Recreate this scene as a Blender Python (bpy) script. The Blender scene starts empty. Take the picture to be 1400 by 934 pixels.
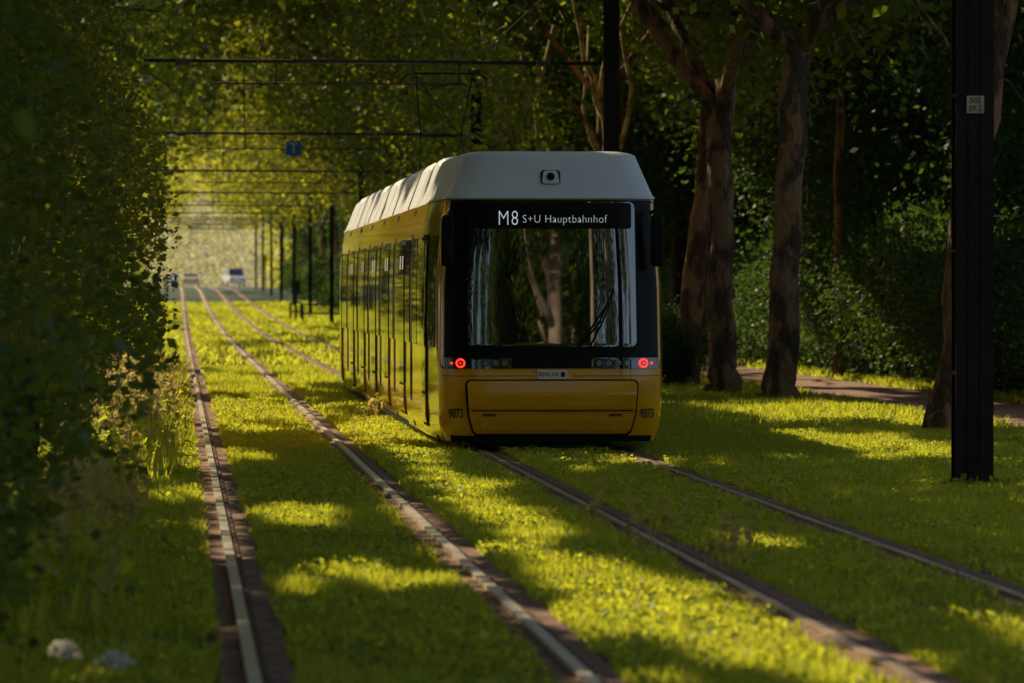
import bpy, math, numpy as np
from mathutils import Vector
rng=np.random.default_rng(7)
S=bpy.context.scene
COL=S.collection
pi=math.pi
# ---------------------------------------------------------------- helpers
def link(o,parent=None):
    COL.objects.link(o)
    if parent is not None: o.parent=parent
    return o
def top(o,label,cat,group=None):
    o["label"]=label; o["category"]=cat
    if group: o["group"]=group
    return o
def empty(name,loc,label,cat,group=None):
    e=bpy.data.objects.new(name,None); e.empty_display_size=.3; e.location=loc
    COL.objects.link(e); return top(e,label,cat,group)
def meshobj(name,verts,faces,mat,parent=None,smooth=False,loc=None):
    m=bpy.data.meshes.new(name); m.from_pydata([tuple(map(float,v)) for v in verts],[],faces); m.update()
    if mat: m.materials.append(mat)
    if smooth: m.polygons.foreach_set('use_smooth',[True]*len(m.polygons))
    o=bpy.data.objects.new(name,m)
    if loc is not None:o.location=loc
    return link(o,parent)
def npmesh(name,V,k,mat):
    n=len(V); m=bpy.data.meshes.new(name)
    m.vertices.add(n*k); m.vertices.foreach_set('co',V.astype(np.float32).ravel())
    m.loops.add(n*k); m.loops.foreach_set('vertex_index',np.arange(n*k,dtype=np.int32))
    m.polygons.add(n); m.polygons.foreach_set('loop_start',np.arange(0,n*k,k,dtype=np.int32))
    try: m.polygons.foreach_set('loop_total',np.full(n,k,dtype=np.int32))
    except Exception: pass
    m.update(calc_edges=True); m.materials.append(mat); return m
class MB:
    def __init__(s): s.v=[]; s.f=[]
    def box(s,x0,x1,y0,y1,z0,z1):
        b=len(s.v)
        s.v+=[(x0,y0,z0),(x1,y0,z0),(x1,y1,z0),(x0,y1,z0),(x0,y0,z1),(x1,y0,z1),(x1,y1,z1),(x0,y1,z1)]
        s.f+=[(b,b+3,b+2,b+1),(b+4,b+5,b+6,b+7),(b,b+1,b+5,b+4),(b+1,b+2,b+6,b+5),(b+2,b+3,b+7,b+6),(b+3,b,b+4,b+7)]
    def tube(s,pts,rad,n=10,cap=True,jit=0,rg=None):
        pts=[Vector(p) for p in pts]; b0=len(s.v)
        up=None
        for i,p in enumerate(pts):
            d=(pts[min(i+1,len(pts)-1)]-pts[max(i-1,0)]).normalized()
            if up is None:
                up=Vector((1,0,0)) if abs(d.x)<.8 else Vector((0,0,1))
            u=(up-d*up.dot(d)).normalized(); w=d.cross(u); up=u
            r=rad[i] if hasattr(rad,'__len__') else rad
            for k in range(n):
                a=2*pi*k/n; rr=r*(1+(jit*(rg.random()-.5) if jit else 0))
                s.v.append(tuple(p+u*math.cos(a)*rr+w*math.sin(a)*rr))
        for i in range(len(pts)-1):
            for k in range(n):
                a=b0+i*n+k; c=b0+i*n+(k+1)%n
                s.f.append((a,c,c+n,a+n))
        if cap:
            s.f.append(tuple(b0+k for k in reversed(range(n))))
            e=b0+(len(pts)-1)*n; s.f.append(tuple(e+k for k in range(n)))
    def obj(s,name,mat,parent=None,smooth=False,loc=None):
        return meshobj(name,s.v,s.f,mat,parent,smooth,loc)
LAT=rng.random((32,32,32))
def noise3(x,y,z):
    x=np.asarray(x,float);y=np.asarray(y,float);z=np.asarray(z,float)+np.zeros_like(x)
    xi=np.floor(x).astype(int);yi=np.floor(y).astype(int);zi=np.floor(z).astype(int)
    fx=x-xi;fy=y-yi;fz=z-zi
    fx=fx*fx*(3-2*fx);fy=fy*fy*(3-2*fy);fz=fz*fz*(3-2*fz)
    r=0
    for a in(0,1):
        for b in(0,1):
            for c in(0,1):
                r=r+LAT[(xi+a)%32,(yi+b)%32,(zi+c)%32]*(fx if a else 1-fx)*(fy if b else 1-fy)*(fz if c else 1-fz)
    return r
# ---------------------------------------------------------------- materials
def newmat(name):
    m=bpy.data.materials.new(name); m.use_nodes=True; nt=m.node_tree
    b=nt.nodes['Principled BSDF']; return m,nt,b
def pmat(name,col,rough=.5,metal=0,var=.25,scale=6,ior=None,bump=0,col2=None,coat=0,bscale=None,spec=None,stretch=None,bd=.05,sharpn=.12):
    m,nt,b=newmat(name)
    b.inputs['Roughness'].default_value=rough; b.inputs['Metallic'].default_value=metal
    if ior: b.inputs['IOR'].default_value=ior
    if spec is not None: b.inputs['Specular IOR Level'].default_value=spec
    if coat: b.inputs['Coat Weight'].default_value=coat; b.inputs['Coat Roughness'].default_value=.06
    tc=nt.nodes.new('ShaderNodeTexCoord'); no=nt.nodes.new('ShaderNodeTexNoise')
    no.inputs['Scale'].default_value=scale; no.inputs['Detail'].default_value=6
    src=tc.outputs['Object']
    if stretch:
        mp=nt.nodes.new('ShaderNodeMapping'); mp.inputs['Scale'].default_value=stretch
        nt.links.new(src,mp.inputs['Vector']); src=mp.outputs['Vector']
    nt.links.new(src,no.inputs['Vector'])
    cr=nt.nodes.new('ShaderNodeValToRGB')
    c2=col2 if col2 else tuple(c*(1-var) for c in col)
    cr.color_ramp.elements[0].position=.5-sharpn; cr.color_ramp.elements[1].position=.5+sharpn
    cr.color_ramp.elements[0].color=(*c2,1); cr.color_ramp.elements[1].color=(*col,1)
    nt.links.new(no.outputs['Fac'],cr.inputs['Fac']); nt.links.new(cr.outputs['Color'],b.inputs['Base Color'])
    if bump:
        n2=nt.nodes.new('ShaderNodeTexNoise'); n2.inputs['Scale'].default_value=bscale or scale*3; n2.inputs['Detail'].default_value=8
        nt.links.new(src,n2.inputs['Vector'])
        bp=nt.nodes.new('ShaderNodeBump'); bp.inputs['Strength'].default_value=bump; bp.inputs['Distance'].default_value=bd
        nt.links.new(n2.outputs['Fac'],bp.inputs['Height']); nt.links.new(bp.outputs['Normal'],b.inputs['Normal'])
    return m
def leafmat(name,c1,c2,t1,tw=.5,rough=.5,spec=.25):
    m,nt,b=newmat(name); g=nt.nodes.new('ShaderNodeNewGeometry'); cr=nt.nodes.new('ShaderNodeValToRGB')
    cr.color_ramp.elements[0].color=(*c1,1); cr.color_ramp.elements[1].color=(*c2,1)
    nt.links.new(g.outputs['Random Per Island'],cr.inputs['Fac']); nt.links.new(cr.outputs['Color'],b.inputs['Base Color'])
    b.inputs['Roughness'].default_value=rough; b.inputs['Specular IOR Level'].default_value=spec
    t=nt.nodes.new('ShaderNodeBsdfTranslucent')
    mx=nt.nodes.new('ShaderNodeMix'); mx.data_type='RGBA'; mx.blend_type='MIX'
    mx.inputs[6].default_value=(*[x*.6 for x in t1],1); mx.inputs[7].default_value=(*t1,1)
    nt.links.new(g.outputs['Random Per Island'],mx.inputs[0]); nt.links.new(mx.outputs[2],t.inputs['Color'])
    ms=nt.nodes.new('ShaderNodeMixShader'); ms.inputs[0].default_value=tw
    nt.links.new(b.outputs[0],ms.inputs[1]); nt.links.new(t.outputs[0],ms.inputs[2])
    nt.links.new(ms.outputs[0],nt.nodes['Material Output'].inputs['Surface']); return m
def emit(name,col,st):
    m,nt,b=newmat(name); b.inputs['Base Color'].default_value=(*col,1)
    b.inputs['Emission Color'].default_value=(*col,1); b.inputs['Emission Strength'].default_value=st; return m
M_leafL=leafmat('hedge_leaves',(.020,.056,.014),(.058,.125,.024),(.44,.50,.035),.42)
M_leafD=leafmat('plane_leaves',(.013,.042,.013),(.036,.09,.02),(.50,.58,.03),.38)
M_leafG=leafmat('golden_lit_leaves',(.022,.055,.012),(.07,.12,.02),(1.0,.95,.06),.52)  # gold translucency raised so far leaves look brightly sunlit
M_leafR=leafmat('wood_leaves',(.014,.042,.016),(.034,.082,.028),(.16,.27,.03),.36)
M_leafF=leafmat('haze_paled_leaves',(.62,.58,.28),(.78,.72,.38),(1.0,.92,.45),.5)  # leaf colour paled to stand in for bright haze
M_grass=leafmat('grass_blades',(.026,.090,.018),(.115,.225,.03),(1.0,1.0,.06),.60,.42,.35)
M_dry=leafmat('dry_grass',(.28,.21,.06),(.42,.33,.12),(.95,.75,.22),.5)
M_ground=pmat('lawn_ground',(.03,.058,.018),.95,col2=(.018,.028,.012),scale=1.5,bump=.6)
M_bed=pmat('rail_bed',(.36,.19,.13),.9,col2=(.14,.08,.058),scale=7,bump=.5)
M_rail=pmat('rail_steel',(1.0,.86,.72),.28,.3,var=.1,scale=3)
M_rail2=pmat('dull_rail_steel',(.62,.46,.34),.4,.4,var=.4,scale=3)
M_railside=pmat('rusty_steel',(.12,.06,.035),.8,.3,scale=20)
M_path=pmat('gravel_path',(.38,.22,.16),.95,col2=(.24,.14,.1),scale=1.2,bump=.4,bscale=60)
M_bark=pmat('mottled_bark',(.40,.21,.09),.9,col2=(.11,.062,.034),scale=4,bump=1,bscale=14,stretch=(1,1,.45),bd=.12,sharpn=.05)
M_limb=pmat('sunlit_tone_limb_bark',(.82,.62,.26),.85,col2=(.34,.22,.09),scale=5,bump=.6,sharpn=.08)  # pale upper-limb bark, lightened further so unlit limbs look sunlit
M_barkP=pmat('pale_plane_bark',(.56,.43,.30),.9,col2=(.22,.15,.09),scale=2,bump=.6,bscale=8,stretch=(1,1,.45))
M_bark2=pmat('dark_bark',(.08,.06,.045),.95,col2=(.04,.03,.022),scale=3,bump=.8,bscale=10)
M_yel=pmat('yellow_paint',(1.0,.43,.005),.18,var=.05,scale=1.5,coat=1.0)
M_wht=pmat('white_roof_paint',(.94,.92,.92),.4,var=.06,scale=2.5)
M_blk=pmat('black_gloss_trim',(.007,.007,.008),.28,var=.3,scale=4,spec=.15)
M_rub=pmat('black_rubber',(.012,.012,.012),.7,var=.3,scale=8,spec=.2)
M_glass=pmat('tinted_glass',(.006,.006,.006),.02,var=.2,scale=2,ior=2.2)
M_wind=pmat('windscreen_glass',(.006,.006,.006),.010,var=.2,scale=2,ior=2.7)
M_lamp=pmat('lamp_reflector',(.26,.28,.30),.2,.8,var=.5,scale=30)
M_red=emit('red_tail_light',(1,.02,.012),4)
M_redd=pmat('red_reflector',(.22,.02,.01),.4)
M_platered=pmat('plate_red_ink',(.45,.03,.02),.4)
M_led=emit('display_white',(.82,.90,1),.42)
M_mast=pmat('dark_mast_paint',(.028,.019,.015),.6,.1,var=.5,scale=5,spec=.3)
M_arm=pmat('galvanised_tube',(.04,.035,.03),.55,.4,var=.3,scale=6)
M_ins=pmat('insulator',(.14,.08,.05),.35,scale=10)
M_plate=pmat('plate_white',(.95,.86,.70),.5,var=.1)
M_mplate=pmat('mast_plate_white',(.75,.6,.44),.5,var=.2)
M_ink=pmat('black_ink',(.02,.02,.02),.6)
M_blue=pmat('sign_blue',(.02,.24,1.0),.4,var=.1)
M_whp=pmat('sign_white',(.8,.8,.8),.4,var=.05)
M_carw=pmat('car_white_paint',(.8,.8,.76),.3,var=.05,coat=.5)
M_caro=pmat('car_pale_orange_paint',(.75,.58,.32),.4,var=.05)
M_cabinet=pmat('cabinet_paint',(.02,.024,.024),.6,var=.4)
M_asph=pmat('asphalt',(.30,.26,.22),.9,var=.3,scale=.5)
M_flower=leafmat('white_petals',(.88,.84,.74),(.92,.88,.76),(.85,.8,.66),.4)
# ---------------------------------------------------------------- sun
EL=math.radians(42); AZ=math.radians(38)
sv=Vector((-math.sin(AZ)*math.cos(EL),math.cos(AZ)*math.cos(EL),math.sin(EL)))
LX=math.sin(AZ)/math.tan(EL); LY=math.cos(AZ)/math.tan(EL)
sun=bpy.data.lights.new('sun','SUN'); sun.energy=5; sun.angle=math.radians(.55); sun.color=(1,.85,.55)
so=bpy.data.objects.new('sun',sun); so.rotation_euler=sv.to_track_quat('Z','Y').to_euler(); link(so)
w=bpy.data.worlds.new('World'); S.world=w; w.use_nodes=True
sk=w.node_tree.nodes.new('ShaderNodeTexSky'); sk.sky_type='NISHITA'; sk.sun_disc=False
sk.sun_elevation=EL; sk.sun_rotation=-AZ; sk.dust_density=2.5
w.node_tree.links.new(sk.outputs[0],w.node_tree.nodes['Background'].inputs[0])
w.node_tree.nodes['Background'].inputs[1].default_value=.115
S.view_settings.view_transform='Standard'; S.view_settings.look='None'; S.view_settings.exposure=0
# ---------------------------------------------------------------- camera
cd=bpy.data.cameras.new('camera'); cam=bpy.data.objects.new('camera',cd); link(cam); S.camera=cam
cam.location=(0,0,1.72); cam.rotation_euler=(math.radians(90-.565),0,-math.atan(457/7000))
cd.sensor_width=36; cd.lens=180; cd.clip_end=4000; cd.clip_start=.5
cd.dof.use_dof=True; cd.dof.focus_distance=54.5; cd.dof.aperture_fstop=4.0
# ---------------------------------------------------------------- ground
def gz(Y): return np.interp(Y,[-500,150,200,250,300,350,420,540,700,3000],[0,0,.06,.3,.68,1.12,1.76,2.15,2.3,2.3])
ys=np.concatenate([np.arange(-200,150,10),np.arange(150,720,6),np.arange(720,3100,120)])
xs=np.array([-900,-200,-60,-20,-8,-3,0,3,8,13,20,60,200,900])
gv=[(x,y,float(gz(y))) for y in ys for x in xs]; nx=len(xs)
gf=[(j*nx+i,j*nx+i+1,(j+1)*nx+i+1,(j+1)*nx+i) for j in range(len(ys)-1) for i in range(nx-1)]
g=meshobj('ground',gv,gf,M_ground,smooth=True); g["kind"]="structure"
def strip(name,x0,x1,z,Y0,Y1,mat,parent=None,step=6,thick=.02,wob=0):
    yy=np.arange(Y0,Y1+1,step); v=[];f=[]
    for i,y in enumerate(yy):
        zz=float(gz(y))
        a=wob*(float(noise3(y*.21,x0,.5))-.5); b=wob*(float(noise3(y*.21,x1,7.5))-.5)
        v+=[(x0+a,y,zz+z-thick),(x0+a,y,zz+z),(x1+b,y,zz+z),(x1+b,y,zz+z-thick)]
    for i in range(len(yy)-1):
        for k in range(3):
            q=i*4+k; f.append((q,q+1,q+5,q+4))
    return meshobj(name,v,f,mat,parent)
p=strip('path',10.4,12.7,.008,-60,480,M_path,step=2,wob=.25); p["kind"]="structure"
p=strip('road',-60,60,.006,530,620,M_asph,step=3); p["kind"]="structure"
RX=[.33,1.78,3.22,4.67]
for k,(a,b) in enumerate(((0,1),(2,3))):
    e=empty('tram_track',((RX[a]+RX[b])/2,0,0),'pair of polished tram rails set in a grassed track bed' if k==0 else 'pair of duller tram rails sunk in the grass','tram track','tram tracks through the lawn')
    c=(RX[a]+RX[b])/2
    for r in(a,b):
        x=RX[r]-c
        strip('rail_bed',x-.14,x+.19,.014,-60,640,M_bed,e,step=1,wob=.08)
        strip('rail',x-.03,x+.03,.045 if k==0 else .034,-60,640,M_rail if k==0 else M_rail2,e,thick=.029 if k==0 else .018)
        strip('rail_groove',x+.045,x+.07,.03,-60,640,M_railside,e,thick=.014)
# ---------------------------------------------------------------- gaps shaped in the foliage so sun falls in chosen patches
PAT=[(1.1,70,1.9,11),(-.2,57,.9,12),(2.6,62,1.0,9),(2.5,47,.42,13),(2.4,31,.42,7),(1.25,29.7,.6,1.8),(2.75,24.5,.8,4.2),(4.4,25,.6,2.2),
     (4.0,66,1.6,16),(7.3,55,1.1,6),(4.6,80,1.4,9),(9.8,70,1.3,6),(3.95,34,.35,1.4),(-.8,49,.9,12),(.1,53,.7,6),(8.2,70,1.0,5),(1.3,88,1.4,6),(12.2,97,1.9,9),(11,86,1.2,5),(13.5,110,1.7,9),(-.38,22.4,.2,.45),
     (.33,42,.17,17),(1.80,36,.17,13),(.9,38,.3,2)]
def litmask(P):
    gx=P[:,0]+LX*P[:,2]; gy=P[:,1]-LY*P[:,2]
    n=.8*noise3(gx*1.5,gy*.28,3.3)+.8*noise3(gx*4,gy*.9,9.1)-.84
    v=np.full(len(P),-9.)
    for cx,cy,rx,ry in PAT:
        d=np.sqrt(((gx-cx)/rx)**2+((gy-cy)/ry)**2); v=np.maximum(v,1-d)
    near=(v+1.2*n)>.05
    q=noise3(gx*.5,gy*.09,21.)+.4*noise3(gx*1.7,gy*.4,5.)
    thr=np.interp(gx,[-2,4,6,9],[.62,.66,.88,1.0])-np.interp(gy,[150,230],[0,.20])
    far=(gy>92)&((q-thr)>0)
    side=(gx>=9)&(gy<=92)&(q>.95)
    return near|far|side
def leaves(P,size,rg,asp=.62,flat=0):
    n=len(P); u=rg.normal(size=(n,3)); u[:,2]*=.7; u/=np.linalg.norm(u,axis=1)[:,None]
    t=rg.normal(size=(n,3)); v=np.cross(u,t); v/=np.linalg.norm(v,axis=1)[:,None]+1e-9
    s=(size*(.6+.8*rg.random(n)))[:,None]
    V=np.stack([P-u*s*.5,P+v*s*asp*.5,P+u*s*.5,P-v*s*asp*.5],1); return V
def cloudpts(rg,n,c,r,ncl,cs,hollow=.45):
    d=rg.normal(size=(ncl,3)); d/=np.linalg.norm(d,axis=1)[:,None]
    rad=(hollow+(1-hollow)*rg.random(ncl)**.6)[:,None]
    C=d*rad*np.array(r)+np.array(c)
    idx=rg.integers(0,ncl,n); sc=cs*(.6+.8*rg.random(ncl))
    return C[idx]+rg.normal(size=(n,3))*sc[idx][:,None]*np.array([1,1,.7])
def crown(name,P,size,mat,parent,base,rg):
    V=leaves(P,size,rg)-np.array(base)
    o=bpy.data.objects.new(name,npmesh(name,V,4,mat)); return link(o,parent)
def limbs(mb,rg,p,d,r,L,depth,wig=.17):
    pts=[p];rad=[r];q=Vector(p);dd=Vector(d).normalized(); n=5
    for i in range(n):
        dd=(dd+Vector(rg.normal(size=3))*wig+Vector((0,0,.05))).normalized()
        q=q+dd*L/n; pts.append(tuple(q)); rad.append(r*(1-.55*(i+1)/n))
    mb.tube(pts,rad,8 if depth>1 else 6)
    if depth>0:
        for k in range(3 if depth>1 else 2):
            i=rg.integers(2,n+1)
            nd=(dd+Vector(rg.normal(size=3))*.75).normalized()
            limbs(mb,rg,pts[i],nd,rad[i]*.7,L*.7,depth-1)
def trunkmesh(rg,pts,rads,nl=5,ll=4.5,depth=2,jit=.12,up=.7,lr=.62):
    mb=MB()
    P=[];R=[]
    for i in range(len(pts)-1):
        for t in np.linspace(0,1,5)[:-1]:
            P.append(Vector(pts[i]).lerp(Vector(pts[i+1]),t)+Vector((rg.normal()*.03,rg.normal()*.03,0))*(1 if i+t>0 else 0)); R.append(rads[i]*(1-t)+rads[i+1]*t)
    P.append(Vector(pts[-1]));R.append(rads[-1])
    R[0]*=1.3; R[1]*=1.08
    mb.tube(P,R,14,jit=jit,rg=rg)
    for k in range(nl):
        a=2*pi*k/nl+rg.random()
        i=len(P)-1-int(rg.integers(0,max(2,len(P)//3))) if k else len(P)-1
        limbs(mb,rg,tuple(P[i]),(math.cos(a),math.sin(a),up+rg.random()*.8),R[i]*lr,ll,depth)
    return mb
def tree(x,Y,pts,rads,crown_c,crown_r,n,leaf,ncl,cs,mat,bark,seed,label,group=None,carve=False,nl=5,ll=4.5,depth=2,name='plane_tree',hollow=.45,zmin=None,up=.7,cat='tree',lr=.62,clr=False):
    rg=np.random.default_rng(seed); z=float(gz(Y))
    e=empty(name,(x,Y,z),label,cat,group)
    trunkmesh(rg,pts,rads,nl,ll,depth,up=up,lr=lr).obj('trunk',bark,e,True)
    c=(x+crown_c[0],Y+crown_c[1],z+crown_c[2])
    P=cloudpts(rg,n,c,crown_r,ncl,cs,hollow)
    if zmin: P=P[P[:,2]>zmin+z+rg.normal(size=len(P))*.5]
    P=P[P[:,2]>z+.05]
    if clr: P=P[~((P[:,0]<8.6)&(P[:,2]<8))]
    if carve: P=P[~litmask(P)]
    crown('crown',P,leaf,mat,e,(x,Y,z),rg); return e
def frametop(Y): return 1.72+.0575*Y
def canopy(e,Y0,Y1,x0,x1,n,seed,zlo=None,zhi=None,leaf=.42,thr=.28,mat=None):
    rg=np.random.default_rng(seed)
    P=np.stack([x0+rg.random(n)*(x1-x0),Y0+rg.random(n)*(Y1-Y0),rg.random(n)],1)
    if zlo is None:
        lo=np.maximum(8.5,frametop(P[:,1])*.86+1.2); P[:,2]=lo+P[:,2]*6  # leaf layer added above the view for shade, pierced for sun patches
    else: P[:,2]=zlo+P[:,2]*(zhi-zlo)+1.2*np.sin(P[:,0]*.8)
    P[:,0]+=rg.normal(size=n)*.5;P[:,1]+=rg.normal(size=n)*.8
    P=P[noise3(P[:,0]*.6,P[:,1]*.6,P[:,2]*.6)>thr]; P=P[~litmask(P)]
    crown('crown',P,leaf,mat or M_leafD,e,tuple(e.location),rg)
# ---------------------------------------------------------------- left hedge (visible)
for k,yc in enumerate(np.arange(21,98,5.2)):
    rg=np.random.default_rng(100+k); n=40000
    P=np.empty((n,3)); P[:,1]=yc+rg.normal(size=n)*2.2; P[:,2]=rg.random(n)**1.15*8.2
    edge=-.66-np.maximum(0,P[:,2]-2.2)*.28-np.maximum(0,.6-P[:,2])*.4+2.2*(noise3(P[:,1]*.45,P[:,2]*.8,k*.01+2.)-.5)+1.0*(noise3(P[:,1]*1.9,P[:,2]*1.9,11.)-.5)
    if yc<36: edge-=.35
    edge=np.minimum(edge,-.16-.5*(P[:,2]<1.0))
    P[:,0]=edge-rg.random(n)**1.5*3.6
    m=rg.random(n)<.08; P[m,0]+=np.abs(rg.normal(size=m.sum()))*.26
    P[:,0]=np.minimum(P[:,0],-.02)
    keep=(noise3(P[:,0]*1.6,P[:,1]*1.6,P[:,2]*1.6)+.5*noise3(P[:,0]*4,P[:,1]*4,P[:,2]*4))>.70
    if yc<34: keep&=(P[:,2]<5)
    P=P[keep]
    low=P[:,2]<.3
    P=P[low|~litmask(P)]
    P=P[~((P[:,0]>-2.0)&(P[:,0]<-.9)&(P[:,1]<44.6)&(P[:,1]>31)&(P[:,2]<1.5))]
    bx=-2.6
    e=empty('hedge_bush',(bx,yc,0),'dense dark green bush beside the tram track','bush','bushes lining the track')
    mb=MB()
    for q in range(5):
        limbs(mb,rg,(rg.normal()*.2,rg.normal()*.8,0),(-abs(rg.normal())*.15,rg.normal()*.2,1),.045,2.6,0,.06)
    mb.obj('stem',M_bark2,e,True)
    crown('foliage',P,.085,M_leafL,e,(bx,yc,0),rg)
for k,yc in enumerate(np.arange(20,132,8)):  # trees added out of view on the left to block the sun
    rg=np.random.default_rng(300+k); n=17000
    P=np.stack([-6.8+rg.normal(size=n)*1.6,yc+rg.normal(size=n)*3.2,2.5+rg.random(n)*13.5],1)
    keep=(noise3(P[:,0]*.7,P[:,1]*.7,P[:,2]*.7))>.3
    P=P[keep]; P=P[~litmask(P)]; P=P[P[:,0]<-3.4]
    x=-6.8; e=empty('added_shade_tree',(x,yc,0),'tall leafy tree added out of view behind the bushes for shade','tree','added shade trees beside the track')
    trunkmesh(rg,[(0,0,0),(.1,.1,5),(.2,0,9)],[.25,.2,.16],4,3,0).obj('trunk',M_bark2,e,True)
    crown('crown',P,.34,M_leafD,e,(x,yc,0),rg)
    canopy(e,yc-4.5,yc+4.5,-8,3.5 if yc>45 else (6.5 if yc<30 else 2.5),7500 if yc>30 else 11000,350+k,leaf=.46)
for k,yc in enumerate(np.concatenate([np.arange(100,240,13),np.arange(240,470,22)])):
    far=yc>165; lm=M_leafG if yc>190 else M_leafD
    e=tree(-5.2,yc,[(0,0,0),(.2,0,5),(.3,.2,9)],[.28,.22,.15],(0.2,0,7.2 if not far else 8.5),(4.4 if not far else 5.6,6.5 if not far else 9,7.0 if not far else 8.5),15000,.22,150,.75,lm,M_bark2,400+k,
         'leafy broadleaf tree overhanging the tram track','avenue trees',carve=True,nl=4,ll=4,name='avenue_tree',hollow=.3)
    if yc>130: canopy(e,yc-9,yc+9,-5,6,9000 if yc<190 else 5000,450+k,leaf=.5)
    if yc>=240: canopy(e,yc-11,yc+11,-5,9,8500,480+k,float(gz(yc))+6.6,frametop(yc)+2,.32,.38,M_leafG)
    elif yc>150: canopy(e,yc-7,yc+7,-5,1.5,4500,480+k,6.5,frametop(yc)+2,.3,.38,lm)
def spec(x,Y,pts,rads,seed,label,n=16000,cz=9.5,cr=(5,5,5),zmin=4.3,carve=True,leaf=.18,nl=6,ll=5,cy=0,lr=.62,clr=False,mat=None):
    return tree(x,Y,pts,rads,(0,cy,cz),cr,n,leaf,150,.6,mat or M_leafD,M_bark,seed,label,'plane trees along the path',carve,nl=nl,ll=ll,zmin=zmin,lr=lr,clr=clr)
R_=[]
R_.append(spec(9.3,79,[(0,0,0),(.02,0,.5),(.12,0,2.5),(.26,0,4.6),(.33,.1,5.6)],[.30,.25,.215,.22,.18],11,'plane tree with thick mottled trunk beside the path',zmin=5.2,lr=.62,cy=3,clr=True,nl=4))
R_.append(spec(8.97,84,[(0,0,0),(0,0,.5),(-.02,0,2.5),(-.05,0,4.4),(.05,.1,5.2)],[.28,.235,.205,.21,.17],12,'plane tree with forked dark trunk on the lawn',zmin=5.2,lr=.66,cy=3,clr=True,nl=4))
R_.append(spec(9.1,92,[(0,0,0),(.1,0,1),(.3,0,3),(.45,0,4.6),(.6,.1,5.4)],[.25,.22,.19,.18,.15],13,'slightly leaning plane tree near the shrub',zmin=5.2,lr=.66,cy=3,clr=True,nl=4))
R_.append(spec(9.15,61,[(0,0,0),(.05,0,.6),(.28,0,2.6),(.68,0,5.0),(1.1,.1,8)],[.2,.17,.16,.2,.18],14,'leaning plane tree behind the dark mast',zmin=5.2))
for k,(x,Y) in enumerate([(8.9,103),(9.5,114),(8.9,127),(9.3,140),(9.0,155),(9.4,172),(9.1,190),(9.3,212),(9.0,236),(9.3,262),(9.1,292),(9.3,325),(9.2,362),(9.2,405),(9.2,450)]):
    rg=np.random.default_rng(500+k)
    e=spec(x,Y,[(0,0,0),(rg.normal()*.1,0,2.5),(rg.normal()*.2,0,4.5),(rg.normal()*.3,0,6)],[.24,.2,.18,.12] if k<3 else [.28,.23,.21,.17],520+k,'plane tree in the avenue beside the tram track',
         cz=9.2 if Y<170 else 11,cr=(5.5,6,5.5) if Y<170 else (7.5,9,6.5),zmin=(4.4 if Y<120 else 3.6) if Y<170 else 4.4,leaf=.16 if Y<170 else .22,n=29000 if Y<170 else 18000,lr=.45 if k<3 else .7,ll=6,nl=2 if k<3 else 6,mat=M_leafG if Y>200 else M_leafD)
    R_.append(e)
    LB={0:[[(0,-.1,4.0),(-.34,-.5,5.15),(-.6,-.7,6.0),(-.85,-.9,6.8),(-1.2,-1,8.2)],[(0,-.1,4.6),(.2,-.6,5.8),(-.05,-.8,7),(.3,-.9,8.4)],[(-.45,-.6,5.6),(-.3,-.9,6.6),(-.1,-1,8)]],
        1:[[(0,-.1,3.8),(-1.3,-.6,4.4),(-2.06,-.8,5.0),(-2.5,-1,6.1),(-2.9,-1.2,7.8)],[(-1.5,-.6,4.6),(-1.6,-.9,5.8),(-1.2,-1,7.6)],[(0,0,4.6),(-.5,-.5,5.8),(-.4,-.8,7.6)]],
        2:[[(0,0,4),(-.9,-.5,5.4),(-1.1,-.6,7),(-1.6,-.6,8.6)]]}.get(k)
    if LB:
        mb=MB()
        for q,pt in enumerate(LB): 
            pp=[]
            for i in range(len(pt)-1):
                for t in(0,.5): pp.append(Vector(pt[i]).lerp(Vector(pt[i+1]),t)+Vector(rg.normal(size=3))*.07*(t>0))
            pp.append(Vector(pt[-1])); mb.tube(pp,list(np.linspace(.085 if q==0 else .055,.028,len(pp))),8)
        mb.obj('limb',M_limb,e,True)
for e in R_:
    Y=e.location.y; h=5 if Y<170 else 12
    canopy(e,Y-h-1,Y+h+1,3,17,10000 if Y<170 else 14000,int(Y)+5000,leaf=.46)
def proto(seed,r,n,leaf,ncl,cs,mat,cz,trunk,rad,bark,nl=4,ll=3.5,depth=1):
    rg=np.random.default_rng(seed); mb=trunkmesh(rg,trunk,rad,nl,ll,depth)
    tm=bpy.data.meshes.new('trunk'); tm.from_pydata(mb.v,[],mb.f); tm.materials.append(bark)
    tm.polygons.foreach_set('use_smooth',[True]*len(tm.polygons))
    P=cloudpts(rg,n,(0,0,cz),r,ncl,cs,.3); P=P[P[:,2]>.1]
    return tm,npmesh('crown',leaves(P,leaf,rg),4,mat)
def place(pr,x,Y,rot,sc,name,label,cat,group):
    e=empty(name,(x,Y,float(gz(Y))),label,cat,group)
    e.rotation_euler=(0,0,rot); e.scale=(sc,sc,sc)
    for nm,m in zip(('trunk','crown'),pr):
        o=bpy.data.objects.new(nm,m); link(o,e)
    return e
PB=[proto(600+i,(3,3,4),6000,.3,60,.7,M_leafD,18,[(0,0,0),(.1,0,8),(.2,.1,16)],[.24,.19,.14],M_barkP,4,3,1) for i in range(2)]
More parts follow.
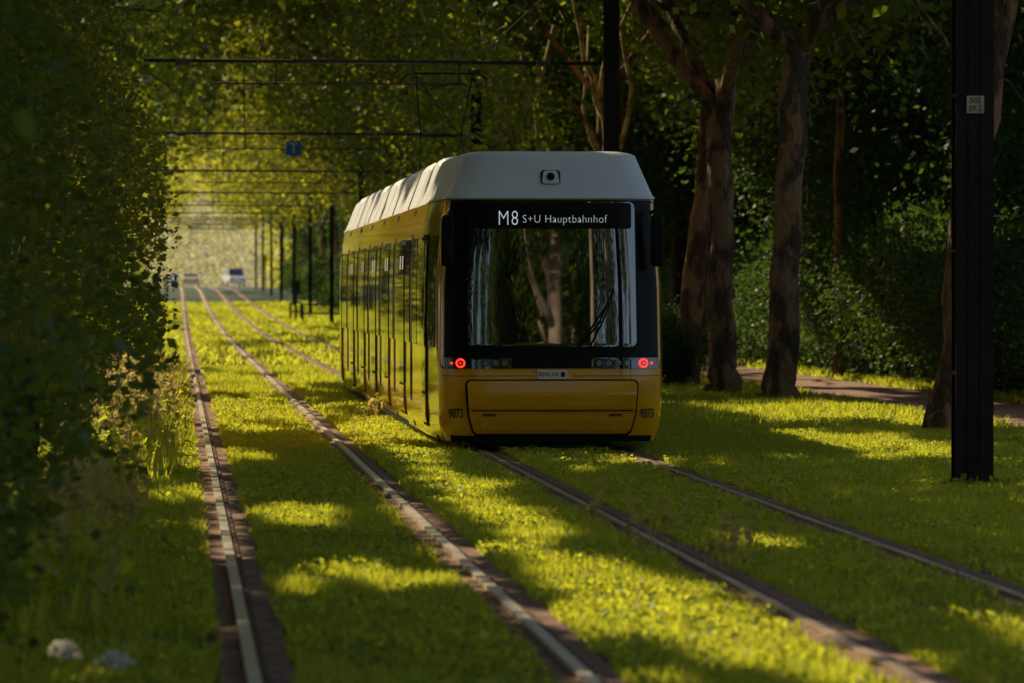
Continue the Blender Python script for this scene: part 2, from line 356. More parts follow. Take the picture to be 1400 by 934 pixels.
for k,(x,Y) in enumerate([(9.4,40),(9.2,20),(9.3,2),(9.2,-18),(14,-30),(4,-34),(6.4,-52),(-4,-48),(-8,-30),(20,-45),(11.5,-60),(1,-66),(-14,-60),(26,-25),(17,-5),(7.4,-44),(10.2,-42),(12.6,-50),(5.2,-70),(8.6,-72),(14.5,-66),(8.2,-58),(2.6,-55),(9.6,-80),(12.2,-78),(6.6,-84),(3.2,-82),(11.0,-34),(5.6,-40),(9.0,-50),(7.2,-66),(13.2,-58)]):
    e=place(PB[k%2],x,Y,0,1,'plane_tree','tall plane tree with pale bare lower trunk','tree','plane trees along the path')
    if Y>30: canopy(e,Y-6,Y+9,6,15,9000,7000+k)
rg=np.random.default_rng(77)
PW=[proto(700+i,(3.2,3.2,4.5),20000,.155,110,.6,M_leafR,6.2,[(0,0,0),(.15,0,3),(.1,.2,7)],[.2,.16,.1],M_bark2,5,3,1) for i in range(4)]
cnt=0
for Y in np.arange(96,232,9.5):
    for x in np.arange(16.5,16.5+.1*Y,5.0):
        xx=x+rg.normal()*.9; yy=Y+rg.normal()*2.2
        place(PW[cnt%4],xx,yy,rg.random()*6.28,.85+.5*rg.random(),'woodland_tree','dark leafy woodland tree behind the path','tree','woodland trees behind the path'); cnt+=1
for Y in np.arange(130,430,14):
    place(PW[cnt%4],(13.8 if Y<210 else 12.2)+rg.normal()*.6,Y,rg.random()*6.28,.9+.4*rg.random(),'woodland_tree','dark leafy woodland tree behind the path','tree','woodland trees behind the path'); cnt+=1
for k,(x,Y,r) in enumerate([(13.9,107,.12),(13.6,110,.1),(12.95,100,.1),(16.2,95,.16),(14.8,118,.2)]):
    e=empty('young_tree',(x,Y,0),'slim dark tree trunk rising out of the undergrowth','tree','slim trees in the undergrowth')
    rg2=np.random.default_rng(800+k)
    trunkmesh(rg2,[(0,0,0),(.05,0,4),(.1,0,8)],[r,r*.9,r*.7],3,2.5,1).obj('trunk',M_bark,e,True)
    P=cloudpts(rg2,5000,(x,Y,9.5),(2.2,2.2,2.5),40,.5); crown('crown',P,.2,M_leafR,e,(x,Y,0),rg2)
def shrubproto(seed,r,n,leaf):
    rg=np.random.default_rng(seed); mb=MB()
    for q in range(6): limbs(mb,rg,(rg.normal()*.15,rg.normal()*.15,0),(rg.normal()*.6,rg.normal()*.6,1),.035,r[2]*1.2,1)
    tm=bpy.data.meshes.new('stem'); tm.from_pydata(mb.v,[],mb.f); tm.materials.append(M_bark2)
    P=cloudpts(rg,n,(0,0,r[2]*.85),r,90,.28,.35); P=P[P[:,2]>.03]
    return tm,npmesh('foliage',leaves(P,leaf,rg),4,M_leafR)
SP=[shrubproto(900+i,(1.35,1.7,1.45),16000,.10) for i in range(3)]
def shrub(pr,x,Y,rot,s,label,group):
    e=empty('shrub',(x,Y,float(gz(Y))),label,'shrub',group); e.rotation_euler=(0,0,rot); e.scale=s
    for nm,m in zip(('stem','foliage'),pr): link(bpy.data.objects.new(nm,m),e)
i=0
for Y in np.arange(62,175,2.8):
    shrub(SP[i%3],14.3+rg.normal()*.25,Y,rg.normal()*.3+(pi if i%2 else 0),(1,1,.85+.35*rg.random()),'dense dark shrub edging the far side of the path','shrubs along the path'); i+=1
    if i%2: shrub(SP[i%3],16.4+rg.normal()*.3,Y+1,rg.random()*6,(1.1,1.1,1.3+.3*rg.random()),'tall dark shrub behind the path','shrubs along the path'); i+=1
for Y in np.arange(200,420,9):
    shrub(SP[i%3],10.6+rg.normal()*.3,Y,rg.random()*6,(1.0,1.6,1.0+.4*rg.random()),'dense dark shrub edging the avenue','shrubs along the avenue'); i+=1
shrub(SP[0],8.45,89,0,(.42,.42,.5),'small round shrub at the foot of a plane tree','shrubs on the lawn')
shrub(SP[1],8.0,97,1,(.5,.5,.6),'small round shrub at the foot of a plane tree','shrubs on the lawn')
shrub(SP[2],9.8,101,2,(.4,.4,.6),'small round shrub at the foot of a plane tree','shrubs on the lawn')
def mass(name,n,x0,x1,y0,y1,z0,z1,leaf,mat,seed,thr=.35,sc=.15,cols=False):
    rg=np.random.default_rng(seed); P=np.stack([x0+rg.random(n)*(x1-x0),y0+rg.random(n)*(y1-y0),rg.random(n)],1)
    h=z0+(z1-z0)*(.55+.6*noise3(P[:,0]*sc,P[:,1]*sc,1.5)); P[:,2]=z0+P[:,2]**.8*(h-z0)
    P=P[(noise3(P[:,0]*sc*4,P[:,1]*sc*4,P[:,2]*sc*4))>thr]
    if cols: P=P[(noise3(P[:,0]*.8,.5+0*P[:,0],3.3)+.25*noise3(P[:,0]*2,P[:,2]*.3,3.3)>.45)|(P[:,2]<3)]
    o=bpy.data.objects.new(name,npmesh(name,leaves(P,leaf,rg),4,mat)); link(o); o["kind"]="stuff"; return o
mass('distant_wood',60000,18,75,240,275,0,22,.6,M_leafR,1,.25)
mass('distant_wood',20000,-30,-9,200,420,0,16,.7,M_leafR,2,.25)
mass('distant_wood',26000,-30,45,-112,-98,0,26,.8,M_leafR,6,.2,cols=True)  # unseen wood added behind the camera, slit so sky streaks reflect in the windscreen
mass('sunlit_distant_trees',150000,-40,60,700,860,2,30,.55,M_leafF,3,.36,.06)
mass('sunlit_distant_trees',14000,9,40,470,560,2,12,.5,M_leafG,4,.42,.1)
mass('sunlit_distant_trees',10000,-22,-3.5,500,600,2,14,.5,M_leafG,5,.42,.1)
# ---------------------------------------------------------------- grass
def grass(name,n,Y0,Y1,hgt,wid,seed,mat):
    rg=np.random.default_rng(seed)
    Y=np.sqrt(Y0**2+rg.random(n)*(Y1**2-Y0**2)); x=-.04*Y-.4+rg.random(n)*(.21*Y+1.4)
    ok=np.ones(n,bool)
    nb=noise3(x*6,Y*3,4.)
    for r in RX: ok&=~((x>r-.11-.07*nb)&(x<r+.16+.07*nb))
    pn=.25*noise3(x*2,Y*1.2,14.)
    ok&=~((x>10.25+pn)&(x<12.65+pn))
    t=noise3(x*1.2,Y*1.2,2.)*.6+noise3(x*4.5,Y*4.5,8.)*.6
    ok&=(t>.26+.36*rg.random(n)*1.0)
    x=x[ok];Y=Y[ok];t=t[ok];m=len(x)
    edge=((x<-.1)|(x>5.3))*.3
    h=hgt*(.3+1.1*t+edge)*(.5+rg.random(m)); a=rg.random(m)*2*pi
    wv=np.stack([np.cos(a),np.sin(a),np.zeros(m)],1)*(wid*(.6+.8*rg.random(m)))[:,None]
    P=np.stack([x,Y,gz(Y)],1); tip=P+np.stack([rg.normal(size=m)*.45*h,rg.normal(size=m)*.45*h,h],1)
    return np.stack([P-wv*.5,P+wv*.5,tip],1)
V=np.concatenate([grass('a',720000,20,62,.055,.013,1,None),grass('b',400000,62,115,.075,.026,2,None),grass('c',200000,115,330,.11,.09,3,None)])
o=bpy.data.objects.new('lawn_grass',npmesh('lawn_grass',V,3,M_grass)); link(o); o["kind"]="stuff"
rg=np.random.default_rng(55); n=420000
Y=np.sqrt(20**2+rg.random(n)*(82**2-20**2)); x=-.04*Y-.4+rg.random(n)*(.21*Y+1.4)
ok=noise3(x*1.1,Y*.9,30.)+.4*noise3(x*5,Y*5,3.)>.66
for r in RX: ok&=~((x>r-.13)&(x<r+.18))
ok&=~((x>10.35)&(x<12.75))
P=np.stack([x,Y,.02+.07*rg.random(n)*(.4+.8*noise3(x*3,Y*3,12.))],1)[ok]
o=bpy.data.objects.new('clover_cover',npmesh('clover_cover',leaves(P,.030,rg,.9),4,M_grass)); link(o); o["kind"]="stuff"
def weeds(name,pts,mat,seed,hm,nn,wid=.008,spread=.07):
    rg=np.random.default_rng(seed); out=[]
    for (x,Y) in pts:
        for k in range(nn):
            h=hm*(.5+.7*rg.random()); b=Vector((x+rg.normal()*spread,Y+rg.normal()*spread,0))
            l=Vector((rg.normal()*.18*h,rg.normal()*.18*h,h)); a=rg.random()*6.28; wv=Vector((math.cos(a),math.sin(a),0))*wid
            out.append([b-wv,b+wv,b+l*.55+wv*.7+Vector((0,0,.0)),b+l*.55-wv*.7]); out.append([b+l*.55-wv*.7,b+l*.55+wv*.7,b+l+Vector((l.x*.4,l.y*.4,0)),b+l+Vector((l.x*.4,l.y*.4,0))-wv*.2])
            for q in range(5):
                c=b+l*(.6+.4*rg.random()); d=Vector(rg.normal(size=3))*.018; d2=Vector(rg.normal(size=3))*.018
                out.append([c-d,c+d2,c+d,c-d2])
    V=np.array([[tuple(v) for v in q] for q in out])
    o=bpy.data.objects.new(name,npmesh(name,V,4,mat)); link(o); o["kind"]="stuff"; return o
rg=np.random.default_rng(5)
weeds('tall_wild_grass',[(2.55,67),(2.5,66),(3.05,33.5),(3.12,32.7),(3.35,31),(3.42,30.7),(2.9,36),(-.1,60),(-.25,64),(-.2,70)],M_dry,1,.34,7,.004)
weeds('tall_wild_grass',[(-.45-rg.random()*.5,25+rg.random()*20) for k in range(90)],M_grass,2,.45,14,.01,.12)
weeds('tall_wild_grass',[(-.4-rg.random()*.5,25+rg.random()*20) for k in range(50)],M_dry,3,.6,8,.006,.1)
weeds('tall_wild_grass',[(-.2-rg.random()*.35,45+rg.random()*45) for k in range(150)],M_grass,4,.6,14,.011,.12)
weeds('tall_wild_grass',[(-.25-rg.random()*.5,46+rg.random()*26) for k in range(110)],M_dry,5,.85,10,.008,.12)
weeds('tall_wild_grass',[(6.87+rg.normal()*.25,43.9+rg.normal()*.25) for k in range(10)],M_grass,6,.10,10,.008,.08)
for k,(x,Y,z) in enumerate([(-.50,22.5,.15),(-.27,22.3,.12)]):
    e=empty('wild_flower',(x,Y,0),'white umbel wildflower in the long grass','flower','white wildflowers')
    mb=MB(); mb.tube([(0,0,0),(.01,0,z*.5),(0,0,z)],[.005,.004,.003],5); mb.obj('stem',M_grass,e)
    rg2=np.random.default_rng(k); q=rg2.normal(size=(300,3))*np.array([.024,.024,.015])+np.array([0,0,z])
    link(bpy.data.objects.new('flower_head',npmesh('flower_head',leaves(q,.026,rg2,.9),4,M_flower)),e)
# ---------------------------------------------------------------- text
def textmesh(body,size,bold=0,sx=1,sp=1):
    c=bpy.data.curves.new('t','FONT'); c.body=body; c.size=size; c.offset=bold; c.align_x='CENTER'; c.align_y='CENTER'; c.resolution_u=3; c.space_character=sp
    o=bpy.data.objects.new('t',c); COL.objects.link(o); bpy.context.view_layer.update()
    m=bpy.data.meshes.new_from_object(o.evaluated_get(bpy.context.evaluated_depsgraph_get()))
    bpy.data.objects.remove(o)
    v=[(p.co.x*sx,p.co.y) for p in m.vertices]; f=[tuple(q.vertices) for q in m.polygons]; return v,f
def textobj(name,body,size,cx,cz,yfun,mat,parent,bold=0,sx=1,label=None,sp=1):
    v,f=textmesh(body,size,bold,sx,sp)
    o=meshobj(name,[(x+cx,yfun(x+cx,z+cz),z+cz) for x,z in v],f,mat,parent)
    if label:o["label"]=label
    return o
# ---------------------------------------------------------------- tram
TL=33.5; LN=.5; NN=5.0
ZW=[.13,.3,1.0,1.8,2.69,2.72,3.17,3.2]; WE=[1.13,1.18,1.20,1.19,1.12,1.115,.93,.90]
ZS=[.13,.35,1.8,2.5,2.69,2.76,3.14,3.22]; WS=[1.18,1.235,1.235,1.21,1.17,1.14,1.00,.93]
YZ=[.13,.35,.7,.9,1.0,1.15,2.69,2.72,3.17,3.2]; YF=[.07,.0,-.02,-.01,.0,.02,.14,.15,.33,.39]
we=lambda z:float(np.interp(z,ZW,WE)); ws=lambda z:float(np.interp(z,ZS,WS)); yf=lambda z:float(np.interp(z,YZ,YF))
def F(x,z):
    u=min(abs(x)/we(z),.9995); return yf(z)+LN*(1-(1-u**NN)**(1/NN))
def X(y,z):
    t=min(max((y-.35)/2.2,0),1); t=t*t*(3-2*t); return we(z)+(ws(z)-we(z))*t
def half(z,yend):
    out=[]
    for a in np.linspace(.06,pi/2,20):
        y=yf(z)+LN*(1-math.cos(a)**(2/NN) if a<pi/2-1e-6 else 1); x=we(z)*math.sin(a)**(2/NN)
        out.append((x*X(y,z)/we(z),y))
    for y in (1.2,1.6,2.0,2.6):
        out.append((X(y,z),y))
    out.append((X(yend,z),yend)); return out
tram=empty('tram',(3.95,54,0),'yellow articulated low-floor tram with white roof, rear end on grassed track','tram')
def loft(name,rings,mat,topcap=True,botcap=True,smooth=True):
    v=[];f=[];n=len(rings[0])
    for r in rings: v+=r
    for i in range(len(rings)-1):
        for k in range(n):
            a=i*n+k;b=i*n+(k+1)%n; f.append((a,b,b+n,a+n))
    if botcap:f.append(tuple(reversed(range(n))))
    if topcap:f.append(tuple((len(rings)-1)*n+k for k in range(n)))
    return meshobj(name,v,f,mat,tram,smooth)
def sharp(o,ang=35):
    try:
        o.data.set_sharp_from_angle(angle=math.radians(ang))
    except Exception: pass
rings=[]
for z in (.13,.18,.3,.5,.7,.9,1.0,1.15,1.4,1.8,2.2,2.5,2.62,2.69):
    R=half(z,TL/2)
    ring=R+[(x,TL-y) for x,y in reversed(R[:-1])]
    ring=ring+[(-x,y) for x,y in reversed(ring)]
    rings.append([(x,y,z) for x,y in ring])
sharp(loft('body',rings,M_yel))
for end in(0,1):
    rings=[]
    for z,ins in ((2.70,-.012),(2.725,-.016),(2.727,0),(2.9,0),(3.05,0),(3.165,0),(3.185,.015),(3.2,.05),(3.21,.10)):
        R=[(max(x-ins,0),y+(ins if y<3 else 0)) for x,y in half(z,3.6)]
        ring=R+[(-x,y) for x,y in reversed(R)]
        if end: ring=[(-x,TL-y) for x,y in ring]
        rings.append([(x,y,z) for x,y in ring])
    o=loft('roof_cap',rings,M_wht); sharp(o,22)
segs=[(3.8,5.35),(5.8,10.0),(10.4,14.4),(14.85,18.65),(19.1,23.1),(23.5,27.6),(28.1,29.75)]
prR=[(1.165,2.70),(1.14,2.77),(1.0,3.15),(.94,3.22),(.8,3.25)]
def roofsec(s,k=1,dz=0): 
    pr=[(x*k,z+dz) for x,z in prR]; return pr+[(-x,z) for x,z in reversed(pr)]
for a,b in segs:
    rings=[[(x*.965,a,z-(z-2.7)*.08) for x,z in roofsec(1)],[(x,a+.12,z) for x,z in roofsec(1)],[(x,b-.12,z) for x,z in roofsec(1)],[(x*.965,b,z-(z-2.7)*.08) for x,z in roofsec(1)]]
    loft('roof_fairing',rings,M_wht,smooth=False)
    if b-a>3:
        m_=(a+b)/2
        rings=[[(x,m_-.05,z) for x,z in roofsec(1,1.008,.004)],[(x,m_+.05,z) for x,z in roofsec(1,1.008,.004)]]
        loft('roof_panel_joint',rings,M_rub,smooth=False)
for (a,b),(c,d) in zip([(0,3.6)]+segs,segs+[(TL-3.6,TL)]):
    rings=[[(x*.93,b-.03,2.7+(z-2.7)*.86) for x,z in roofsec(1)],[(x*.93,c+.03,2.7+(z-2.7)*.86) for x,z in roofsec(1)]]
    loft('roof_bellows',rings,M_rub,smooth=False)
def patch(name,z0,z1,xl,xr,off,mat,r=0,nz=14,nx=16,thick=.02,parent=tram,tz=None):
    rows=[];v=[]
    offf=off if callable(off) else (lambda z:off)
    zs=list(np.linspace(z0,z1,nz))
    if r: zs=sorted(set(zs+[z0+r*(1-math.cos(t)) for t in np.linspace(0,pi/2,5)]+[z1-r*(1-math.cos(t)) for t in np.linspace(0,pi/2,5)]))
    for z in zs:
        a,b=xl(z) if callable(xl) else xl, xr(z) if callable(xr) else xr
        if r:
            d=min(z-z0,z1-z)
            if d<r: q=r-math.sqrt(max(r*r-(r-d)**2,0)); a+=q;b-=q
        rows.append([(a+(b-a)*t,z) for t in np.linspace(0,1,nx)])
    n=nx;m=len(rows)
    for rw in rows: v+=[(x,F(x,z)-offf(z),z) for x,z in rw]
    f=[(j*n+i,j*n+i+1,(j+1)*n+i+1,(j+1)*n+i) for j in range(m-1) for i in range(n-1)]
    bd=[i for i in range(n)]+[j*n+n-1 for j in range(1,m)]+[(m-1)*n+i for i in range(n-2,-1,-1)]+[j*n for j in range(m-2,0,-1)]
    b0=len(v)
    for q in bd: x,y,z=v[q]; v.append((x,y+thick,z))
    for k in range(len(bd)): k2=(k+1)%len(bd); f.append((bd[k],b0+k,b0+k2,bd[k2]))
    o=meshobj(name,v,f,mat,parent,True); sharp(o,40); return o
wm=lambda k:(lambda z:k*we(z))
patch('window_surround',.90,2.685,wm(-.985),wm(.985),.010,M_blk,r=.05,nz=20,nx=40)
patch('windscreen',1.13,2.665,lambda z:-.90+.01*(z-1.15),lambda z:.90-.01*(z-1.15),.022,M_wind,r=.06,nz=20,nx=44)
disp=patch('destination_display',2.38,2.655,-.85,.85,.0255,M_blk,r=.03,nx=24,nz=4)
yt=lambda x,z:F(x,z)-.034
textobj('display_text','M8',.225,-.46,2.485,yt,M_led,disp,-.0035,.74,sp=1.15)
textobj('display_text','S+U Hauptbahnhof',.122,.14,2.48,yt,M_led,disp,-.0028,.90,sp=1.06)
bl=lambda k,e:(lambda z:k*(.90-.04*max(0,(.42-z))/.2+.02*min(1,(z-.42)/.3))-(k*e))
patch('bumper_outline',.185,.785,lambda z:-bl(1,0)(z),bl(1,0),.010,M_rub,r=.06,nx=30)
boff=lambda z:float(np.interp(z,[.21,.25,.44,.47,.64,.72,.775],[.025,.04,.045,.08,.09,.05,.02]))
bp=patch('bumper',.21,.77,lambda z:-bl(1,.020)(z),bl(1,.020),boff,M_yel,r=.05,nx=30,nz=24,thick=.05)
patch('bumper_seam',.450,.462,-.85,.85,lambda z:boff(z)+.004,M_rub,nx=24,nz=2,thick=.01)
for a,b in((-.97,-.83),(.83,.97),(-.83,-.17),(.17,.83)): patch('upper_seam',.82,.825,wm(a),wm(b),.006,M_rub,nx=10,nz=2,thick=.01)
patch('lower_skirt',.125,.19,wm(-.99),wm(.99),.012,M_rub,nx=30,nz=3)
for s in(-1,1):
    patch('reflector',.395,.42,min(s*.60,s*.74),max(s*.60,s*.74),.052,M_redd,r=.01,nx=4,nz=3,thick=.01)
    pa=min(s*.42,s*1.15); pb=max(s*.42,s*1.15)
    cl=patch('tail_light_cluster',.90,1.015,pa,pb,.020,M_glass,r=.03,nx=16,nz=5)
    def disc(name,cx,cz,r0,r1,mat,off,n=20,parent=cl):
        v=[];f=[]
        for k in range(n):
            a=2*pi*k/n
            for r in(r0,r1):
                x=cx+r*math.cos(a);z=cz+r*math.sin(a); v.append((x,F(x,z)-off,z))
        if r0>0:
            for k in range(n): a=2*k;b=2*((k+1)%n); f.append((a,a+1,b+1,b))
        else:
            f=[tuple(2*k+1 for k in range(n))]
        return meshobj(name,v,f,mat,parent)
    cx=s*.97
    disc('tail_light',cx,.958,.032,.050,M_red,.030); disc('tail_light_core',cx,.958,.0,.009,M_red,.031)
    disc('tail_light',s*1.06,.958,.0,.012,M_red,.030,10)
    for dx in(.5,.6,.7): disc('head_lamp',s*dx,.958,0,.033,M_lamp,.027); disc('lamp_rim',s*dx,.958,.033,.040,M_arm,.03)
    disc('head_lamp',s*.80,.958,0,.026,M_lamp,.027)
    mb=MB()
    mb.tube([(s*1.06,.12,2.55),(s*1.09,-.06,2.57),(s*1.10,-.08,2.5)],[.022,.022,.022],8)
    mb.obj('mirror_arm',M_rub,tram,True)
    rr=[]
    for zz,k in((1.98,.7),(2.0,.95),(2.05,1),(2.45,1),(2.5,.95),(2.53,.7)):
        rr.append([(s*1.11+.07*k*math.copysign(abs(math.cos(a))**.5,math.cos(a)),-.05+.06*k*math.copysign(abs(math.sin(a))**.5,math.sin(a)),zz) for a in np.linspace(0,2*pi,16,endpoint=False)])
    loft('mirror',rr,M_rub)
pl=patch('licence_plate',.79,.885,-.16,.16,.030,M_plate,r=.01,nx=8,nz=3,thick=.02)
textobj('plate_text','BERLIN',.066,-.045,.838,lambda x,z:F(x,z)-.034,M_platered,pl,0,1)
patch('emblem',.812,.864,.09,.135,.0335,M_ink,r=.012,nx=4,nz=4,thick=.002,parent=pl)
textobj('fleet_number','9073',.14,-1.015,.42,lambda x,z:F(x,z)-.012,M_ink,tram,.002,.56)
textobj('fleet_number','9073',.14,1.015,.42,lambda x,z:F(x,z)-.012,M_ink,tram,.002,.56)
hb=patch('camera_housing',2.86,3.0,lambda z:-.095+.02*(z-2.86)/.14,lambda z:.095-.02*(z-2.86)/.14,.03,M_wht,r=.03,nx=6,nz=5,thick=.04)
patch('camera_housing_seal',2.855,3.005,lambda z:-.104,lambda z:.104,.012,M_rub,r=.035,nx=6,nz=5,thick=.02,parent=hb)
n=20; r=.042; meshobj('camera_lens',[(r*math.cos(2*pi*k/n),F(0,2.935+r*math.sin(2*pi*k/n))-.04,2.935+r*math.sin(2*pi*k/n)) for k in range(n)],[tuple(range(n))],M_blk,hb)
mb=MB(); 
def wp(x,z,o): return (x,F(x,z)-o,z)
mb.tube([wp(.28,1.13,.05),wp(.48,1.42,.06),wp(.60,1.6,.05)],[.013,.01,.008],6)
mb.tube([wp(.40,1.13,.05),wp(.55,1.42,.06),wp(.62,1.6,.05)],[.01,.008,.006],6)
mb.tube([wp(.33,1.18,.035),wp(.5,1.38,.035),wp(.66,1.74,.035)],[.01,.012,.008],6)
mb.obj('wiper',M_rub,tram,True)
def side(name,s,y0,y1,z0,z1,off,mat,parent=tram,r=.05,thick=.02):
    v=[];zs=sorted(set(list(np.linspace(z0,z1,8))+[z0+r*.3,z0+r,z1-r,z1-r*.3])); ny=5
    for z in zs:
        d=min(z-z0,z1-z); q=0
        if d<r: q=r-math.sqrt(max(r*r-(r-d)**2,0))
        for t in np.linspace(0,1,ny):
            y=y0+q+(y1-y0-2*q)*t; yy=min(y,TL-y); v.append((s*(X(yy,z)+off),y,z))
    n=ny;m=len(zs)
    f=[(j*n+i,j*n+i+1,(j+1)*n+i+1,(j+1)*n+i) if s>0 else (j*n+i+1,j*n+i,(j+1)*n+i,(j+1)*n+i+1) for j in range(m-1) for i in range(n-1)]
    bd=[i for i in range(n)]+[j*n+n-1 for j in range(1,m)]+[(m-1)*n+i for i in range(n-2,-1,-1)]+[j*n for j in range(m-2,0,-1)]
    b0=len(v)
    for q in bd: x,y,z=v[q]; v.append((x-s*thick,y,z))
    for k in range(len(bd)): k2=(k+1)%len(bd); f.append((bd[k],b0+k,b0+k2,bd[k2]))
    return meshobj(name,v,f,mat,parent)
mods=[(0,5.4),(5.8,10.0),(10.4,14.45),(14.85,18.65),(19.05,23.1),(23.5,27.7),(28.1,33.5)]
for s in(-1,1):
    for (a,b) in mods:
        if a==0: wins=[(.85,1.7),(3.05,4.0),(4.15,5.2)]; doors=[(1.95,2.85)]
        elif b==33.5: wins=[(31.8,32.65),(28.3,29.4),(29.5,30.4)]; doors=[(30.6,31.5)]
        else:
            c=(a+b)/2; wins=[(a+.15,c-.85),(c+.85,b-.15)]; doors=[(c-.68,c+.68)]
        for y0,y1 in wins: side('side_window',s,y0,y1,1.12,2.32,.012,M_glass)
        for y0,y1 in doors:
            d=side('door',s,y0,y1,.24,2.34,.010,M_rub)
            nl=2 if y1-y0>1.2 else 1
            for q in range(nl):
                w0=y0+.05+(y1-y0-.05)/nl*q; w1=w0+(y1-y0-.05)/nl-.05
                side('door_glass',s,w0,w1,.62,2.28,.020,M_glass,d,r=.04); side('door_panel',s,w0,w1,.28,.59,.020,M_yel,d,r=.02)
                side('door_sticker',s,(w0+w1)/2-.12,(w0+w1)/2+.12,1.98,2.14,.024,M_whp,d,r=.02,thick=.003)
    for (a,b),(c,d) in zip(mods[:-1],mods[1:]):
        side('bellows',s,b,c,.16,2.66,.006,M_rub,r=.01)
    side('side_skirt',s,1.0,TL-1,.10,.17,.008,M_rub,r=.01)
mb=MB(); mb.box(-1.0,1.0,.6,TL-.6,.14,.3)
mb.obj('underframe',M_rub,tram)
for yb in(2.2,4.0,11.6,13.3,20.2,22.0,29.6,31.4):
    for s in(-.7175,.7175):
        mb=MB(); mb.tube([(s-.06,yb,.35),(s+.06,yb,.35)],.31,20); mb.obj('wheel',M_railside,tram,True)
PY=22.0
mb=MB()
for s in(-1,1):
    mb.tube([(s*.38,PY-.2,3.3),(s*.30,PY+.95,4.05),(s*.42,PY-.05,4.92)],.010,6)
    mb.box(s*.5-.06,s*.5+.06,PY-.6,PY+.9,3.26,3.36)
mb.tube([(-.38,PY-.2,3.32),(.38,PY-.2,3.32)],.03,6); mb.tube([(-.3,PY+.95,4.05),(.3,PY+.95,4.05)],.010,6)
mb.tube([(-.42,PY-.05,4.92),(.3,PY+.95,4.05)],.007,5)
pg=mb.obj('pantograph',M_rub,tram,False)
mb=MB()
for dy in(-.2,.1): mb.tube([(-.64,PY+dy,4.85),(-.54,PY+dy,4.93),(-.46,PY+dy,4.95),(.46,PY+dy,4.95),(.54,PY+dy,4.93),(.64,PY+dy,4.85)],.009,6)
mb.obj('collector_bow',M_rub,pg)
# ---------------------------------------------------------------- masts
def mast(Y,first=False):
    z=float(gz(Y)); X0=6.87; k=1 if first else (.72 if Y<130 else .55)
    e=empty('overhead_line_mast',(X0,Y,z),'dark steel mast carrying the tram overhead line'+(' with a number plate' if first else ''),'mast','overhead line masts')
    mb=MB(); mb.box(-.165*k,.165*k,-.13,-.11,0,8.2); mb.box(-.165*k,.165*k,.11,.13,0,8.2); mb.box(-.10*k,-.08*k,-.11,.11,0,8.2); mb.box(.08*k,.10*k,-.11,.11,0,8.2)
    for xx in(-.05,.05): mb.box(xx-.008,xx+.008,-.142,-.13,0,8.1)
    for zz in (1.0,2.05,3.4,5.1,6.5): mb.box(-.166*k,.166*k,-.1335,.1335,zz,zz+.03)
    mb.obj('column',M_mast,e)
    if first:
        mb=MB(); mb.box(-.075,.075,-.156,-.146,3.255,3.405); pm=mb.obj('number_plate',M_mplate,e)
        textobj('plate_text','505',.075,0,3.363,lambda x,z:-.159,M_ink,pm,0,.9)
        textobj('plate_text','09-2',.075,0,3.293,lambda x,z:-.159,M_ink,pm,0,.85)
    mb=MB(); mb.tube([(-.16,0,5.33),(-7.4,0,5.36)],.03,8)
    arm=mb.obj('cantilever_arm',M_arm,e)
    for x in(-1.2,-6.9):
        mb=MB(); mb.tube([(x+q*.03,0,5.33) for q in range(9)],[.06 if q%2 else .038 for q in range(9)],10)
        mb.obj('insulator',M_ins,arm,True)
    mb=MB(); mb.tube([(-2.3,0,4.99),(-6.35,0,5.0)],.014,6)
    for xc in(-2.92,-5.82):
        mb.tube([(xc+.5,0,5.33),(xc+.5,0,4.99)],.014,6); mb.tube([(xc+.5,0,5.02),(xc-.05,0,4.9),(xc,0,4.86)],.012,6)
    mb.tube([(-5.82,0,5.33),(-5.82,0,4.3),(-5.8,.0,4.25)],.008,5)
    mb.obj('steady_arm',M_arm,arm)
    return e
for k in range(12): mast(44+37*k,k==0)
for xc in(1.05,3.95):
    mb=MB(); pts=[]
    for k in range(-2,12):
        Y=44+37*k; z=float(gz(Y)); o_=.12*(1 if k%2 else -1)
        pts.append((xc+o_,Y,z+4.87)); Y2=Y+18.5; pts.append((xc,Y2,float(gz(Y2))+4.84))
    mb.tube(pts,.007,5)
    top(mb.obj('contact_wire',M_rub),'thin overhead contact wire strung above the tram track','wire','overhead contact wires')
e=empty('stop_sign',(2.66,117.9,0),'small blue square sign with white T hung from the overhead arm','sign')
mb=MB(); mb.box(-.17,.17,-.012,.012,4.83,5.17); bd=mb.obj('sign_board',M_blue,e)
mb=MB(); mb.tube([(0,0.02,5.16),(0,.05,5.36)],.012,6); mb.obj('bracket',M_arm,e)
textobj('sign_letter','T',.32,0,5.0,lambda x,z:-.016,M_whp,bd,.006,1)
e=empty('utility_cabinet',(-1.42,44,0),'dark grey utility cabinet half hidden in the bushes','cabinet')
mb=MB(); mb.box(-.24,.24,-.15,.15,.08,1.15); mb.obj('housing',M_cabinet,e)
mb=MB(); mb.box(-.27,.27,-.18,.18,1.15,1.2); mb.obj('lid',M_cabinet,e)
mb=MB(); mb.box(-.25,.25,-.16,.16,-.05,.08); mb.obj('plinth',M_bed,e)
mb=MB(); mb.box(-.2,-.01,-.158,-.151,.14,1.1); mb.box(.01,.2,-.158,-.151,.14,1.1); d=mb.obj('door',M_cabinet,e)
mb=MB(); mb.box(.03,.05,-.18,-.159,.6,.72); mb.obj('handle',M_arm,d)
def railing(x0,x1,Y):
    z=float(gz(Y)); e=empty('guard_railing',(x0,Y,z),'low dark tubular guard railing across the grass','railing','guard railings'); L=x1-x0
    for i in range(3):
        mb=MB(); xx=L*i/2; mb.tube([(xx,0,0),(xx,0,.9)],.05,8); mb.obj('post',M_mast,e)
    for zz in(.88,.45):
        mb=MB(); mb.tube([(0,0,zz),(L,0,zz)],.04,8); mb.obj('bar',M_mast,e)
railing(5.75,8.3,236); railing(5.4,5.9,246)
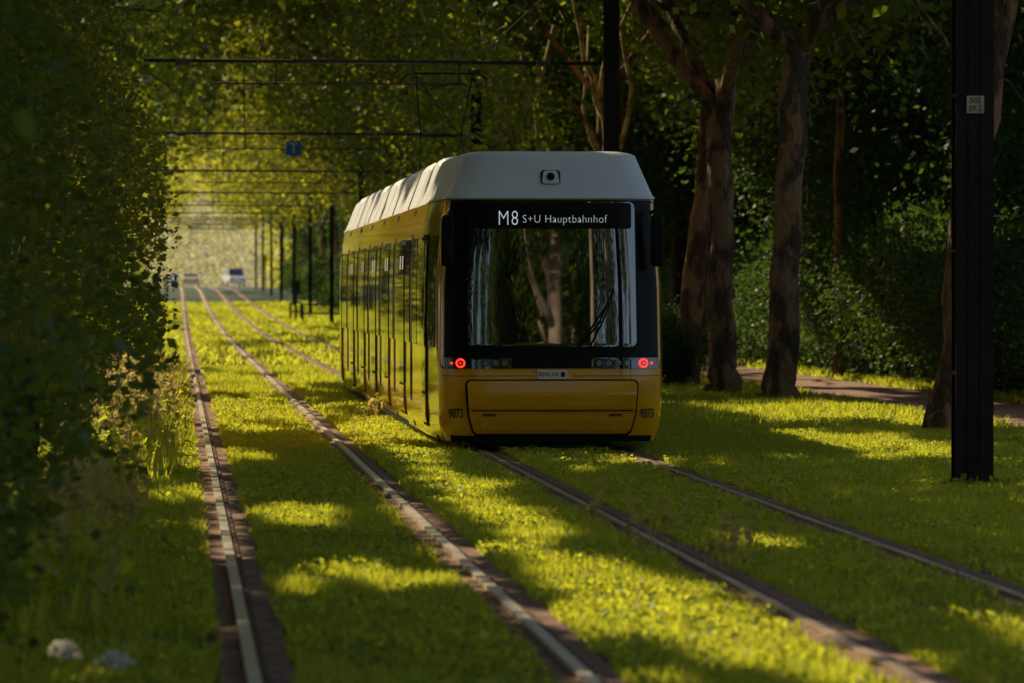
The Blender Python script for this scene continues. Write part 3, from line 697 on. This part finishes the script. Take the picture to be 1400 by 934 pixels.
for (x,Y,h,m2) in((5.9,256,1.9,M_ink),(8.6,505,3.2,M_yel)):
    z=float(gz(Y)); e=empty('sign_post',(x,Y,z),'slim post with a small sign board beside the track','post','sign posts')
    mb=MB(); mb.tube([(0,0,0),(0,0,h)],.06,8); mb.obj('pole',M_mast,e)
    mb=MB(); mb.box(-.2,.2,-.09,-.06,h-.7,h); mb.obj('board',m2,e)
def car(x,Y,rot,mat,label,van=False):
    z=float(gz(Y)); e=empty('parked_car' if not van else 'parked_van',(x,Y,z+.01),label,'car' if not van else 'van','vehicles at the far end of the track'); e.rotation_euler=(0,0,rot)
    H=1.95 if van else 1.45; hw=.88
    prof=[(-2.1,.3),(-2.15,.7),(-2.0,.95),(-1.1,1.05),(1.9,1.05),(2.15,.9),(2.15,.3)] if not van else [(-2.4,.3),(-2.45,.8),(-2.2,1.05),(-1.7,1.15),(2.4,1.15),(2.45,.3)]
    v=[];n=len(prof)
    for xx in(-hw,-hw+.08,hw-.08,hw):
        k=.96 if abs(xx)==hw else 1
        v+=[(xx,a*k,.3+(b-.3)*k) for a,b in prof]
    f=[tuple(range(n)),tuple(reversed([3*n+i for i in range(n)]))]
    for j in range(3):
        for i in range(n): f.append((j*n+i,(j+1)*n+i,(j+1)*n+(i+1)%n,j*n+(i+1)%n))
    meshobj('body',v,f,mat,e)
    lo=[(-1.1,1.04),(1.75,1.04)] if not van else [(-1.75,1.14),(2.38,1.14)]; hi=[(-.45,H),(1.3,H)] if not van else [(-1.0,H),(2.3,H)]
    v=[(s*(hw-.06),lo[a][0],lo[a][1]) for s in(-1,1) for a in(0,1)]+[(s*(hw-.2),hi[a][0],H-.06) for s in(-1,1) for a in(0,1)]
    meshobj('window',v,[(0,1,5,4),(2,6,7,3),(0,4,6,2),(1,3,7,5)],M_glass,e)
    mb=MB(); mb.box(-(hw-.19),hw-.19,hi[0][0]-.05,hi[1][0]+.05,H-.07,H); mb.obj('roof',mat,e)
    for s in(-1,1):
        for yy in(-1.35,1.35):
            mb=MB(); mb.tube([(s*hw-.1,yy,.32),(s*hw+.02 if s>0 else s*hw-.02,yy,.32)],.32,16); mb.obj('wheel',M_rub,e)
        mb=MB(); mb.box(s*.6-.15,s*.6+.15,prof[1][0]-.02,prof[1][0]+.05,.65,.8); mb.obj('headlight',M_lamp,e)
car(5.9,540,0.15,M_carw,'white van parked at the end of the avenue',True)
car(-.7,600,0,M_carw,'white car facing along the street')
car(1.4,560,0,M_caro,'pale orange car driving on the street')
